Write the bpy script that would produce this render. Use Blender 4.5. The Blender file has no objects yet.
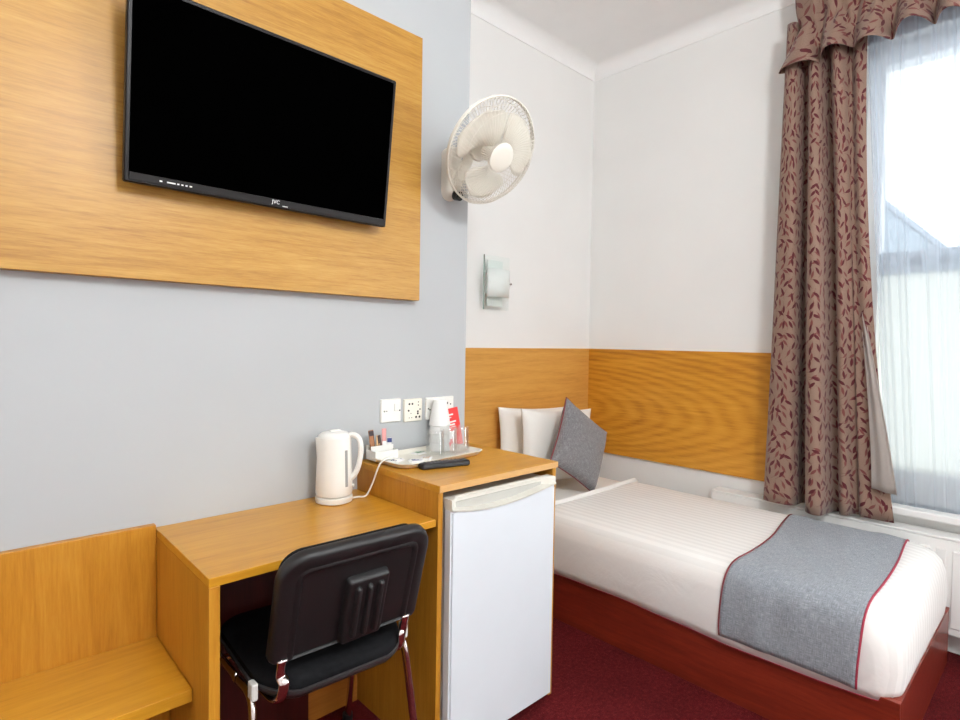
import bpy, bmesh, math, random
from mathutils import Vector, Matrix, Euler
random.seed(7)
PI = math.pi
scene = bpy.context.scene
COL = scene.collection

# ------------------------------------------------------------------ helpers
def srgb(r, g, b):
    def f(c):
        c /= 255.0
        return c / 12.92 if c <= 0.04045 else ((c + 0.055) / 1.055) ** 2.4
    return (f(r), f(g), f(b), 1.0)

class N:
    """tiny node-graph builder"""
    def __init__(self, name):
        self.m = bpy.data.materials.new(name); self.m.use_nodes = True
        self.t = self.m.node_tree; self.t.nodes.clear()
        self.out = self.t.nodes.new('ShaderNodeOutputMaterial')
    def n(self, kind, **kw):
        nd = self.t.nodes.new('ShaderNode' + kind)
        for k, v in kw.items():
            setattr(nd, k, v)
        return nd
    def l(self, a, b): self.t.links.new(a, b)
    def setv(self, sock, v):
        if hasattr(v, 'is_output') or isinstance(v, bpy.types.NodeSocket): self.l(v, sock)
        else: sock.default_value = v
    def math(self, op, a, b=0.0, c=None):
        nd = self.n('Math', operation=op)
        self.setv(nd.inputs[0], a); self.setv(nd.inputs[1], b)
        if c is not None: self.setv(nd.inputs[2], c)
        return nd.outputs[0]
    def ramp(self, fac, stops):
        nd = self.n('ValToRGB'); cr = nd.color_ramp
        while len(cr.elements) < len(stops): cr.elements.new(0.5)
        for e, (p, c) in zip(cr.elements, stops): e.position = p; e.color = c
        self.l(fac, nd.inputs[0]); return nd.outputs[0]
    def mix(self, fac, a, b, mode='MIX'):
        nd = self.n('Mix', data_type='RGBA', blend_type=mode)
        self.setv(nd.inputs[0], fac); self.setv(nd.inputs[6], a); self.setv(nd.inputs[7], b)
        return nd.outputs[2]
    def coord(self, which='Object', scale=(1, 1, 1), loc=(0, 0, 0), rot=(0, 0, 0)):
        tc = self.n('TexCoord'); mp = self.n('Mapping')
        self.l(tc.outputs[which], mp.inputs[0])
        mp.inputs['Scale'].default_value = scale; mp.inputs['Location'].default_value = loc
        mp.inputs['Rotation'].default_value = rot
        return mp.outputs[0]
    def noise(self, vec, scale=5, detail=3, rough=0.5, dist=0.0):
        nd = self.n('TexNoise'); self.l(vec, nd.inputs['Vector'])
        nd.inputs['Scale'].default_value = scale; nd.inputs['Detail'].default_value = detail
        nd.inputs['Roughness'].default_value = rough; nd.inputs['Distortion'].default_value = dist
        return nd.outputs['Fac']
    def bump(self, h, strength=0.2, dist=0.01):
        nd = self.n('Bump'); self.l(h, nd.inputs['Height'])
        nd.inputs['Strength'].default_value = strength; nd.inputs['Distance'].default_value = dist
        return nd.outputs[0]
    def bsdf(self, color, rough=0.5, metal=0.0, spec=0.5, normal=None, **kw):
        b = self.n('BsdfPrincipled')
        self.setv(b.inputs['Base Color'], color); self.setv(b.inputs['Roughness'], rough)
        b.inputs['Metallic'].default_value = metal; b.inputs['Specular IOR Level'].default_value = spec
        if normal is not None: self.l(normal, b.inputs['Normal'])
        for k, v in kw.items(): self.setv(b.inputs[k], v)
        return b
    def done(self, shader):
        self.l(shader.outputs[0] if hasattr(shader, 'outputs') else shader, self.out.inputs[0]); return self.m

def plain(name, rgb, rough=0.5, metal=0.0, spec=0.5, vary=0.03, nscale=8, bump=0.0, bscale=200, **kw):
    g = N(name); c = srgb(*rgb)
    v = g.noise(g.coord(), nscale, 2)
    lo = tuple(x * (1 - vary) for x in c[:3]) + (1,); hi = tuple(min(1, x * (1 + vary)) for x in c[:3]) + (1,)
    col = g.ramp(v, [(0.3, lo), (0.7, hi)])
    nm = g.bump(g.noise(g.coord(), bscale, 2), bump, 0.002) if bump else None
    return g.done(g.bsdf(col, rough, metal, spec, nm, **kw))

def wood(name, dark, mid, light, axis='x', rough=0.35, scale=1.0, rings=None, spec=0.4, contrast=1.0, coat=0.0):
    g = N(name)
    k = {'x': (0.07, 1, 1), 'y': (1, 0.07, 1), 'z': (1, 1, 0.07)}[axis]
    sc = tuple(a * scale for a in k)
    v = g.coord('Object', sc)
    n1 = g.noise(v, 34, 5, 0.65, 0.4)
    n2 = g.noise(v, 150, 3, 0.75)
    n3 = g.noise(v, 5, 2, 0.5, 1.2)
    f = g.math('ADD', g.math('MULTIPLY', n1, 0.46), g.math('MULTIPLY', n2, 0.34))
    f = g.math('ADD', f, g.math('MULTIPLY', n3, 0.20))
    if rings:
        loc, rs, amt, wsc = rings
        rv = g.coord('Object', rs, tuple(-a * b for a, b in zip(loc, rs)))
        w = g.n('TexWave', wave_type='RINGS', rings_direction='SPHERICAL', wave_profile='SIN')
        w.inputs['Scale'].default_value = wsc; w.inputs['Distortion'].default_value = 5.0
        w.inputs['Detail'].default_value = 3; w.inputs['Detail Scale'].default_value = 0.6
        g.l(rv, w.inputs['Vector'])
        f = g.math('ADD', g.math('MULTIPLY', f, 1 - amt), g.math('MULTIPLY', w.outputs['Fac'], amt))
    a = 0.5 - 0.2 / contrast; b = 0.5 + 0.2 / contrast
    col = g.ramp(f, [(a, srgb(*dark)), (0.5, srgb(*mid)), (b, srgb(*light))])
    nm = g.bump(n2, 0.06, 0.002)
    bs = g.bsdf(col, rough, 0, spec, nm)
    bs.inputs['Coat Weight'].default_value = coat; bs.inputs['Coat Roughness'].default_value = 0.15
    return g.done(bs)

# ---- mesh building
def newbm(): return bmesh.new()

def obj(name, bm, mat, parent=None, smooth=False, loc=None, auto=None, solid=None, subsurf=0):
    me = bpy.data.meshes.new(name)
    bmesh.ops.recalc_face_normals(bm, faces=bm.faces)
    bm.to_mesh(me); bm.free()
    o = bpy.data.objects.new(name, me); COL.objects.link(o)
    mats = mat if isinstance(mat, (list, tuple)) else [mat]
    for m in mats: me.materials.append(m)
    if smooth or auto:
        for p in me.polygons: p.use_smooth = True
    if auto:
        lim = math.radians(auto)
        b2 = bmesh.new(); b2.from_mesh(me)
        for e in b2.edges:
            if len(e.link_faces) == 2 and e.calc_face_angle(0) > lim: e.smooth = False
        b2.to_mesh(me); b2.free()
    if solid:
        md = o.modifiers.new('solid', 'SOLIDIFY'); md.thickness = solid; md.offset = 0
    if subsurf:
        md = o.modifiers.new('sub', 'SUBSURF'); md.levels = subsurf; md.render_levels = subsurf
    if parent is not None: o.parent = parent
    if loc is not None: o.location = loc
    return o

def thing(name, label, cat, loc=(0, 0, 0), rotz=0.0, group=None):
    o = bpy.data.objects.new(name, None); COL.objects.link(o)
    o.location = loc; o.rotation_euler = (0, 0, rotz); o.empty_display_size = 0.05
    o['label'] = label; o['category'] = cat
    if group: o['group'] = group
    return o

def tag(o, label, cat, group=None):
    o['label'] = label; o['category'] = cat
    if group: o['group'] = group
    return o

def struct(o, label=None):
    o['kind'] = 'structure'
    if label: o['label'] = label
    return o

def box(bm, x0, x1, y0, y1, z0, z1, bev=0.0, seg=2, xf=None):
    vs = [bm.verts.new((x, y, z)) for x in (x0, x1) for y in (y0, y1) for z in (z0, z1)]
    idx = [(0, 1, 3, 2), (4, 6, 7, 5), (0, 4, 5, 1), (2, 3, 7, 6), (0, 2, 6, 4), (1, 5, 7, 3)]
    fs = [bm.faces.new([vs[i] for i in f]) for f in idx]
    if bev > 0:
        es = list({e for f in fs for e in f.edges})
        r = bmesh.ops.bevel(bm, geom=es, offset=bev, segments=seg, affect='EDGES', profile=0.5)
        vs = list({v for f in r['faces'] for v in f.verts} | {v for v in vs if v.is_valid})
    if xf:
        for v in vs: v.co = xf(v.co)
    return vs

def rr_loop(w, h, r, n=6):
    """rounded rectangle outline centred on 0"""
    r = max(min(r, w / 2 - 1e-4, h / 2 - 1e-4), 1e-4)
    pts = []
    for cx, cy, a0 in ((w/2 - r, h/2 - r, 0), (-w/2 + r, h/2 - r, PI/2), (-w/2 + r, -h/2 + r, PI), (w/2 - r, -h/2 + r, 1.5*PI)):
        for i in range(n + 1):
            a = a0 + PI/2 * i / n
            pts.append((cx + r * math.cos(a), cy + r * math.sin(a)))
    return pts

def stack(bm, w, h, r, rings, xf=lambda p: p, cap0=True, cap1=True, n=6):
    """rings: list of (inset, height): a rounded-rectangle body lofted through them"""
    loops = []
    for ins, z in rings:
        loops.append([bm.verts.new(xf(Vector((x, y, z)))) for x, y in rr_loop(w - 2*ins, h - 2*ins, r - ins, n)])
    m = len(loops[0])
    for a, b in zip(loops, loops[1:]):
        for i in range(m):
            bm.faces.new((a[i], a[(i+1) % m], b[(i+1) % m], b[i]))
    if cap0: bm.faces.new(loops[0][::-1])
    if cap1: bm.faces.new(loops[-1])
    return loops

def lathe(bm, prof, cx=0, cy=0, n=32, sx=1.0, sy=1.0, cap0=False, cap1=False, xf=lambda p: p):
    loops = []
    for r, z in prof:
        loops.append([bm.verts.new(xf(Vector((cx + sx * r * math.cos(2*PI*i/n), cy + sy * r * math.sin(2*PI*i/n), z)))) for i in range(n)])
    for a, b in zip(loops, loops[1:]):
        for i in range(n):
            bm.faces.new((a[i], a[(i+1) % n], b[(i+1) % n], b[i]))
    if cap0: bm.faces.new(loops[0][::-1])
    if cap1: bm.faces.new(loops[-1])

def catmull(pts, sub=8):
    pts = [Vector(p) for p in pts]; out = []
    for i in range(len(pts) - 1):
        p0 = pts[max(i-1, 0)]; p1 = pts[i]; p2 = pts[i+1]; p3 = pts[min(i+2, len(pts)-1)]
        for k in range(sub):
            t = k / sub
            out.append(0.5 * ((2*p1) + (p2-p0)*t + (2*p0-5*p1+4*p2-p3)*t*t + (-p0+3*p1-3*p2+p3)*t*t*t))
    out.append(pts[-1]); return out

def tube(bm, pts, r, n=8, ry=None, up=None, closed=False):
    """round (or oval with ry) tube through pts"""
    pts = [Vector(p) for p in pts]; m = len(pts)
    ry = ry or r; loops = []; prev = None
    for i, p in enumerate(pts):
        if closed: t = pts[(i+1) % m] - pts[i-1]
        else: t = pts[min(i+1, m-1)] - pts[max(i-1, 0)]
        t.normalize()
        if prev is None:
            a = Vector(up) if up else (Vector((0, 0, 1)) if abs(t.z) < 0.9 else Vector((1, 0, 0)))
        else: a = prev
        a = (a - t * a.dot(t)).normalized(); b = t.cross(a); prev = a
        loops.append([bm.verts.new(p + a * r * math.cos(2*PI*k/n) + b * ry * math.sin(2*PI*k/n)) for k in range(n)])
    rng = range(m) if closed else range(m - 1)
    for i in rng:
        A = loops[i]; B = loops[(i+1) % m]
        for k in range(n): bm.faces.new((A[k], A[(k+1) % n], B[(k+1) % n], B[k]))
    if not closed:
        bm.faces.new(loops[0][::-1]); bm.faces.new(loops[-1])

def grid(bm, fn, nu, nv, uvfn=None):
    vs = [[bm.verts.new(fn(i / nu, j / nv)) for j in range(nv + 1)] for i in range(nu + 1)]
    uvl = bm.loops.layers.uv.verify() if uvfn else None
    for i in range(nu):
        for j in range(nv):
            f = bm.faces.new((vs[i][j], vs[i+1][j], vs[i+1][j+1], vs[i][j+1]))
            if uvl:
                for lp, (a, b) in zip(f.loops, ((i, j), (i+1, j), (i+1, j+1), (i, j+1))):
                    lp[uvl].uv = uvfn(a / nu, b / nv)
    return vs

def disc(bm, c, axis, r, d, n=16):
    """short solid cylinder from c along axis by d"""
    c = Vector(c); a = Vector(axis).normalized()
    s = a.orthogonal().normalized(); t = a.cross(s)
    A = [bm.verts.new(c + s*r*math.cos(2*PI*i/n) + t*r*math.sin(2*PI*i/n)) for i in range(n)]
    B = [bm.verts.new(v.co + a*d) for v in A]
    for i in range(n): bm.faces.new((A[i], A[(i+1) % n], B[(i+1) % n], B[i]))
    bm.faces.new(A[::-1]); bm.faces.new(B)

def prism(bm, poly, a0, a1, axis='y'):
    def mk(p, a):
        u, v = p
        return {'y': (u, a, v), 'x': (a, u, v), 'z': (u, v, a)}[axis]
    A = [bm.verts.new(mk(p, a0)) for p in poly]; B = [bm.verts.new(mk(p, a1)) for p in poly]
    n = len(poly)
    for i in range(n): bm.faces.new((A[i], A[(i+1) % n], B[(i+1) % n], B[i]))
    bm.faces.new(A[::-1]); bm.faces.new(B)

# ------------------------------------------------------------------ measured layout (metres)
Y1 = 1.7276          # face of the chimney breast
YA = 2.2237          # face of the alcove wall
XE = 1.5391          # right end of the chimney breast
XB = 3.0725          # face of the window wall
ZC = 3.06            # ceiling
XL, YN = -1.7, -2.3  # left and near walls behind the camera

# ------------------------------------------------------------------ materials
M = {}
M['wall_grey'] = plain('painted plaster pale grey', (174, 177, 179), 0.85, spec=0.25, vary=0.015, nscale=3, bump=0.05, bscale=60)
M['wall_white'] = plain('painted plaster white', (233, 233, 231), 0.85, spec=0.25, vary=0.012, nscale=3, bump=0.05, bscale=60)
M['ceiling'] = plain('ceiling paint', (240, 240, 239), 0.9, spec=0.2, vary=0.01)
M['gloss_white'] = plain('white gloss paint', (232, 232, 230), 0.35, vary=0.01)
M['white_plastic'] = plain('white plastic', (226, 225, 220), 0.28, vary=0.01)
M['cream_plastic'] = plain('cream plastic', (224, 220, 207), 0.35, vary=0.01)
M['fan_plastic'] = plain('aged white plastic', (222, 218, 207), 0.35, vary=0.01)
M['fan_blade'] = plain('cream blade plastic', (218, 214, 202), 0.4)
M['fridge'] = plain('white enamelled steel', (213, 219, 225), 0.3, vary=0.01, bump=0.02, bscale=300)
M['fridge_cap'] = plain('off white fridge plastic', (216, 214, 205), 0.35, vary=0.01)
M['black'] = plain('black plastic', (22, 20, 21), 0.45, vary=0.1, bump=0.15, bscale=500)
M['black_gloss'] = plain('glossy black plastic', (20, 18, 19), 0.18, vary=0.05)
M['hole'] = plain('dark hole', (38, 36, 34), 0.8)
M['screen'] = plain('switched off screen', (1, 1, 1), 0.5, spec=0.0, vary=0.1)
M['tv_edge'] = plain('dark brown gloss bezel', (20, 15, 15), 0.4, spec=.2, vary=0.05)
M['chrome'] = plain('chrome', (215, 205, 203), 0.14, metal=1.0, vary=0.02)
M['steel'] = plain('brushed steel', (190, 190, 188), 0.3, metal=1.0, vary=0.05)
M['paper'] = plain('white paper', (226, 226, 224), 0.7, vary=0.01)
M['red_card'] = plain('red card', (216, 48, 46), 0.5, vary=0.03)
M['oak_panel'] = wood('light oak veneer', (139, 93, 30), (170, 124, 50), (185, 145, 69), 'x', 0.4, 1.5, contrast=1.15)
M['oak_head'] = wood('honey oak veneer', (179, 122, 51), (206, 150, 73), (218, 166, 88), 'x', 0.4, 0.8, contrast=1.0)
M['oak_side'] = wood('honey oak cathedral veneer', (159, 97, 20), (199, 136, 40), (216, 157, 59), 'y', 0.38, 0.8,
                     rings=((3.05, 2.45, 0.86), (1, 0.24, 1.0), 0.10, 10.0), contrast=1.0)
M['oak_desk'] = wood('yellow oak veneer', (165, 108, 20), (190, 134, 35), (205, 151, 49), 'x', 0.28, 0.9, coat=0.15)
M['oak_vert'] = wood('oak veneer vertical grain', (154, 97, 20), (180, 123, 36), (195, 142, 53), 'z', 0.35, 1.1)
M['oak_edge'] = wood('pale oak edging', (182, 132, 69), (201, 156, 97), (210, 169, 112), 'x', 0.4, 1.0)
M['mahogany'] = wood('mahogany veneer', (80, 24, 14), (112, 36, 22), (136, 50, 30), 'y', 0.32, 1.0, coat=0.2)
M['maroon'] = wood('dark maroon board', (44, 12, 10), (62, 18, 14), (76, 24, 18), 'z', 0.4, 1.0)

def carpet_mat():
    g = N('red loop carpet'); v = g.coord()
    a = g.noise(v, 330, 2, 0.7); b = g.noise(v, 70, 3, 0.7); c = g.noise(v, 3, 2)
    f = g.math('ADD', g.math('MULTIPLY', a, 0.65), g.math('MULTIPLY', b, 0.35))
    col = g.ramp(f, [(0.36, srgb(44, 6, 8)), (0.5, srgb(92, 20, 24)), (0.62, srgb(134, 48, 48)), (0.74, srgb(180, 108, 98))])
    col = g.mix(0.35, col, g.ramp(c, [(0.3, srgb(62, 10, 13)), (0.7, srgb(104, 26, 30))]))
    return g.done(g.bsdf(col, 0.95, 0, 0.1, g.bump(a, 0.9, 0.006)))
M['carpet'] = carpet_mat()

def linen(name, c0, c1, c2, sc=620):
    g = N(name); tc = g.n('TexCoord')
    m1 = g.n('Mapping'); g.l(tc.outputs['UV'], m1.inputs[0]); m1.inputs['Scale'].default_value = (1.0, 0.06, 1)
    m2 = g.n('Mapping'); g.l(tc.outputs['UV'], m2.inputs[0]); m2.inputs['Scale'].default_value = (0.06, 1.0, 1)
    a = g.noise(m1.outputs[0], sc, 2, 0.6); b = g.noise(m2.outputs[0], sc, 2, 0.6)
    f = g.math('ADD', g.math('MULTIPLY', a, 0.5), g.math('MULTIPLY', b, 0.5))
    col = g.ramp(f, [(0.30, srgb(*c0)), (0.5, srgb(*c1)), (0.70, srgb(*c2))])
    return g.done(g.bsdf(col, 0.85, 0, 0.2, g.bump(f, 0.35, 0.002), **{'Sheen Weight': 0.15}))
M['linen_grey'] = linen('grey linen weave', (98, 102, 108), (136, 141, 148), (178, 183, 190))
M['linen_cushion'] = linen('dark grey linen weave', (84, 82, 84), (120, 118, 120), (164, 162, 164))
M['piping'] = plain('maroon piping', (158, 44, 66), 0.7)
M['piping_dark'] = plain('dark red piping', (120, 40, 46), 0.7)

def cotton(name, rgb, stripe=None, wr=0.25):
    g = N(name); v = g.coord()
    n = g.noise(v, 9, 4, 0.55, 0.5); c = srgb(*rgb); col = c; rough = 0.75
    if stripe:
        w = g.n('TexWave', wave_type='BANDS', bands_direction='X', wave_profile='SIN')
        w.inputs['Scale'].default_value = stripe; w.inputs['Distortion'].default_value = 0.0
        g.l(v, w.inputs['Vector'])
        s = g.ramp(w.outputs['Fac'], [(0.42, (0, 0, 0, 1)), (0.58, (1, 1, 1, 1))])
        col = g.mix(s, tuple(x * 0.92 for x in c[:3]) + (1,), c)
        rough = g.math('ADD', g.math('MULTIPLY', s, -0.2), 0.75)
    return g.done(g.bsdf(col, rough, 0, 0.3, g.bump(n, wr, 0.02), **{'Sheen Weight': 0.1}))
M['sheet'] = cotton('white cotton', (236, 234, 230))
M['pillow'] = cotton('white pillow cotton', (238, 235, 229), None, 0.2)
M['spread'] = cotton('white satin stripe cotton', (237, 235, 232), 8.0, 0.18)

def leaf_mat():
    g = N('brown curtain with maroon leaves'); tc = g.n('TexCoord')
    sep0 = None
    def layer(scale, off, ln, wd):
        mp = g.n('Mapping'); g.l(tc.outputs['UV'], mp.inputs[0])
        mp.inputs['Scale'].default_value = (scale, scale, 1); mp.inputs['Location'].default_value = (off, off * 1.7, 0)
        vo = g.n('TexVoronoi', voronoi_dimensions='2D', feature='F1'); vo.inputs['Scale'].default_value = 1.0
        vo.inputs['Randomness'].default_value = 0.75
        g.l(mp.outputs[0], vo.inputs['Vector'])
        sub = g.n('VectorMath', operation='SUBTRACT'); g.l(mp.outputs[0], sub.inputs[0]); g.l(vo.outputs['Position'], sub.inputs[1])
        sc = g.n('SeparateColor'); g.l(vo.outputs['Color'], sc.inputs[0])
        ang = g.math('MULTIPLY', g.math('SUBTRACT', sc.outputs[0], 0.5), 2.4)
        ro = g.n('VectorRotate', rotation_type='Z_AXIS'); g.l(sub.outputs[0], ro.inputs['Vector']); g.l(ang, ro.inputs['Angle'])
        sx = g.n('SeparateXYZ'); g.l(ro.outputs[0], sx.inputs[0])
        y = g.math('DIVIDE', sx.outputs[1], ln)
        lim = g.math('MULTIPLY', g.math('SUBTRACT', 1.0, g.math('MULTIPLY', y, y)), wd)
        inside = g.math('GREATER_THAN', lim, g.math('ABSOLUTE', sx.outputs[0]))
        stem = g.math('MULTIPLY', g.math('LESS_THAN', g.math('ABSOLUTE', g.math('ADD', sx.outputs[0], g.math('MULTIPLY', g.math('MULTIPLY', y, y), 0.05))), 0.022),
                      g.math('LESS_THAN', g.math('ABSOLUTE', y), 1.9))
        return inside, stem
    a, sa = layer(20, 0.0, 0.42, 0.14)
    b, sb = layer(21, 7.3, 0.40, 0.13)
    v = g.n('Mapping'); g.l(tc.outputs['UV'], v.inputs[0])
    weave = g.noise(v.outputs[0], 500, 2)
    base = g.ramp(weave, [(0.35, srgb(126, 102, 89)), (0.65, srgb(144, 118, 103))])
    col = g.mix(g.math('MULTIPLY', g.math('MAXIMUM', sa, sb), 0.65), base, srgb(100, 62, 54))
    col = g.mix(b, col, srgb(112, 62, 58))
    col = g.mix(a, col, srgb(84, 28, 34))
    bs = g.bsdf(col, 0.75, 0, 0.2, None, **{'Sheen Weight': 0.2})
    tr = g.n('BsdfTranslucent'); g.l(col, tr.inputs['Color'])
    mx = g.n('MixShader'); mx.inputs[0].default_value = 0.04
    g.l(bs.outputs[0], mx.inputs[1]); g.l(tr.outputs[0], mx.inputs[2])
    return g.done(mx)
M['leaf'] = leaf_mat()

def sheer_mat(name, transp, rgb):
    g = N(name)
    d = g.n('BsdfDiffuse'); d.inputs['Color'].default_value = srgb(*rgb)
    t = g.n('BsdfTranslucent'); t.inputs['Color'].default_value = srgb(*rgb)
    a = g.n('MixShader'); a.inputs[0].default_value = 0.5; g.l(d.outputs[0], a.inputs[1]); g.l(t.outputs[0], a.inputs[2])
    p = g.n('BsdfTransparent')
    n = g.noise(g.coord('Object', (1, 1, 0.02)), 60, 2)
    lw = g.n('LayerWeight'); lw.inputs[0].default_value = 0.5
    f = g.math('ADD', g.math('MULTIPLY', n, 0.12), transp)
    f = g.math('MULTIPLY', f, g.math('SUBTRACT', 1.0, g.math('POWER', lw.outputs['Facing'], 0.9)))
    b = g.n('MixShader'); g.l(f, b.inputs[0])
    g.l(a.outputs[0], b.inputs[1]); g.l(p.outputs[0], b.inputs[2])
    return g.done(b)
M['sheer'] = sheer_mat('sheer voile', 0.42, (208, 217, 228))
M['lining'] = sheer_mat('curtain lining', 0.04, (202, 194, 188))

def glass_mat(name, tint, rough=0.0, clear=0.85, gl=0.1):
    """thin glass that also lets shadow rays through"""
    g = N(name)
    p = g.n('BsdfTransparent'); p.inputs['Color'].default_value = tint
    s = g.n('BsdfGlossy'); s.inputs['Roughness'].default_value = rough; s.inputs['Color'].default_value = (1, 1, 1, 1)
    lw = g.n('LayerWeight'); lw.inputs[0].default_value = 0.35
    f = g.math('ADD', g.math('MULTIPLY', g.math('POWER', lw.outputs['Facing'], 2.2), 1 - clear), gl)
    b = g.n('MixShader'); g.l(f, b.inputs[0]); g.l(p.outputs[0], b.inputs[1]); g.l(s.outputs[0], b.inputs[2])
    return g.done(b)
M['pane'] = glass_mat('window glass', (0.97, 0.98, 0.98, 1), 0.0, 0.92, 0.02)
M['tumbler'] = glass_mat('tumbler glass', (0.965, 0.97, 0.97, 1), 0.08, 0.30, 0.09)
M['plate_glass'] = glass_mat('clear sconce glass', (0.97, 0.985, 0.98, 1), 0.05, 0.85, 0.03)
M['glass_edge'] = plain('green glass edge', (150, 168, 160), 0.2)
def frost():
    g = N('frosted glass')
    d = g.bsdf(srgb(240, 246, 243), 0.45, 0, 0.4)
    p = g.n('BsdfTransparent'); b = g.n('MixShader'); b.inputs[0].default_value = 0.18
    g.l(d.outputs[0], b.inputs[1]); g.l(p.outputs[0], b.inputs[2]); return g.done(b)
M['frost'] = frost()

# ------------------------------------------------------------------ room shell
def wall(name, *b, mat='wall_white'):
    bm = newbm(); box(bm, *b); return struct(obj(name, bm, M[mat]))
wall('floor', XL - .1, XB + .4, YN - .1, YA + .1, -0.1, 0.0, mat='carpet')
wall('ceiling', XL - .1, XB + .4, YN - .1, YA + .1, ZC, ZC + 0.1, mat='ceiling')
wall('wall_left', XL, XE, Y1, YA + .1, 0, ZC, mat='wall_grey')             # chimney breast
wall('wall_back', XE, XB + .3, YA, YA + .1, 0, ZC)                          # alcove
wall('wall_near', XL, XB + .3, YN - .1, YN, 0, ZC)
wall('wall_rear', XL - .1, XL, YN, YA, 0, ZC)
WY0, WY1, WZ0, WZ1 = -0.62, 0.72, 0.585, 2.66                                 # window opening
bm = newbm()
V0, V1 = -2.05, -0.95                                                         # added window opening, unseen behind the camera, for fill light
box(bm, XB, XB + .26, WY1, YA, 0, ZC); box(bm, XB, XB + .26, V1, WY0, 0, ZC); box(bm, XB, XB + .26, YN, V0, 0, ZC)
for a, b in ((WY0, WY1), (V0, V1)):
    box(bm, XB, XB + .26, a, b, 0, WZ0); box(bm, XB, XB + .26, a, b, WZ1, ZC)
struct(obj('wall_right', bm, M['wall_white']))
# coving along the alcove and the window wall
def cove(name, along, a0, a1):
    prof = [(0, 2.982), (.005, 2.983)] + [(.005 + .07 * (1 - math.cos(a * PI / 20)), 2.985 + .0748 * math.sin(a * PI / 20)) for a in range(11)] + [(.08, ZC), (0, ZC)]
    bm = newbm()
    if along == 'x': prism(bm, [(YA - u, v) for u, v in prof], a0, a1, 'x')
    else: prism(bm, [(XB - u, v) for u, v in prof], a0, a1, 'y')
    struct(obj(name, bm, M['ceiling'], auto=35))
cove('trim_1', 'x', XE, XB); cove('trim_2', 'y', YN, YA)
def skirting(name, *b):
    bm = newbm(); box(bm, *b, bev=0.004); struct(obj(name, bm, M['gloss_white']))
skirting('baseboard_right', XB - .018, XB, YN, YA - .02, 0, 0.10)
skirting('baseboard_back', XE, XB - .02, YA - .018, YA, 0, 0.10)
skirting('baseboard_near', XL, XB - .02, YN, YN + .018, 0, 0.10)
skirting('baseboard_rear', XL, XL + .018, YN + .02, Y1, 0, 0.10)

# window: sash frame, panes, sill
win = thing('window_1', 'tall white sash window behind the sheer curtain', 'window', (XB + .1, (WY0 + WY1) / 2, WZ0)); win['kind'] = 'structure'
cy = (WY0 + WY1) / 2; hw = (WY1 - WY0) / 2; H = WZ1 - WZ0
bm = newbm()
for s in (-1, 1):
    a, b = sorted((s * hw, s * (hw - .07))); box(bm, -.03, .06, a, b, 0, H, .004)
box(bm, -.03, .06, -hw + .07, hw - .07, H - .09, H, .004)
box(bm, -.03, .06, -hw + .07, hw - .07, 0, .14, .004)
obj('window_frame', bm, M['gloss_white'], win)
bm = newbm(); box(bm, -.02, .05, -hw + .07, hw - .07, 1.035, 1.135, .006); mr = obj('meeting_rail', bm, plain('rail paint', (190, 200, 210), .4), win)
bm = newbm()
for yy in (0.51, 0.405, 0.325, 0.1):
    disc(bm, (-.02, yy - cy, 1.085), (-1, 0, 0), .022, .012, 20)
obj('rail_fitting', bm, plain('grey rail fitting', (120, 130, 140), .5), win)
bm = newbm()
box(bm, .01, .014, -hw + .07, hw - .07, 1.135, H - .09)
obj('upper_pane', bm, M['pane'], win)
bm = newbm(); box(bm, .025, .029, -hw + .07, hw - .07, .14, 1.035)
def lower():
    g = N('obscured glass')
    p = g.n('BsdfTransparent'); p.inputs['Color'].default_value = (.9, .9, .88, 1)
    t = g.n('BsdfTranslucent'); t.inputs['Color'].default_value = srgb(222, 223, 217)
    b = g.n('MixShader'); b.inputs[0].default_value = .8
    g.l(p.outputs[0], b.inputs[1]); g.l(t.outputs[0], b.inputs[2]); return g.done(b)
obj('lower_pane', bm, lower(), win)
bm = newbm(); box(bm, XB - .075, XB + .07, WY0 - .04, WY1 + .06, WZ0 - .034, WZ0, .008, 3)
struct(obj('trim_3', bm, M['gloss_white']))
w2 = thing('added_window', 'added unseen white sash window on the same wall, for fill light', 'window', (XB + .1, (V0 + V1) / 2, WZ0)); w2['kind'] = 'structure'  # added window, out of view, where the fill light enters
v = (V1 - V0) / 2; bm = newbm()
for a, b, c, d in ((-v, -v + .06, 0, H), (v - .06, v, 0, H), (-v + .06, v - .06, 0, .08), (-v + .06, v - .06, H - .08, H), (-v + .06, v - .06, 1.04, 1.09)):
    box(bm, -.03, .06, a, b, c, d, .004)
obj('window_frame', bm, M['gloss_white'], w2)
bm = newbm(); box(bm, .01, .014, -v + .06, v - .06, .08, H - .08); obj('window_pane', bm, M['pane'], w2)

# wood panels behind the bed
bm = newbm(); box(bm, XE, XB - .021, YA - .02, YA - .001, .5, 1.243, .001); obj_head = obj('headboard_panel', bm, M['oak_head'])
tag(obj_head, 'honey oak wall panel behind the pillows at the bed head', 'wall panel')
bm = newbm(); box(bm, XB - .02, XB - .001, 1.062, YA - .001, .577, 1.243, .001); o = obj('wall_panel', bm, M['oak_side'])
tag(o, 'honey oak panel with arched grain along the wall beside the bed', 'wall panel')

# ------------------------------------------------------------------ camera
F = 561.7894; h = 1.275554
r_ = Vector((0.729282, -0.68402, 0.016263)); u_ = Vector((0.010181, 0.034614, 0.999349)); f_ = Vector((0.684138, 0.728642, -0.032207))
cam = bpy.data.cameras.new('camera'); co = bpy.data.objects.new('camera', cam); COL.objects.link(co)
cam.sensor_fit = 'HORIZONTAL'; cam.sensor_width = 36; cam.lens = F / 960 * 36; cam.clip_start = 0.02
co.matrix_world = Matrix(((r_.x, u_.x, -f_.x, 0), (r_.y, u_.y, -f_.y, 0), (r_.z, u_.z, -f_.z, h), (0, 0, 0, 1)))
scene.camera = co

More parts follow.
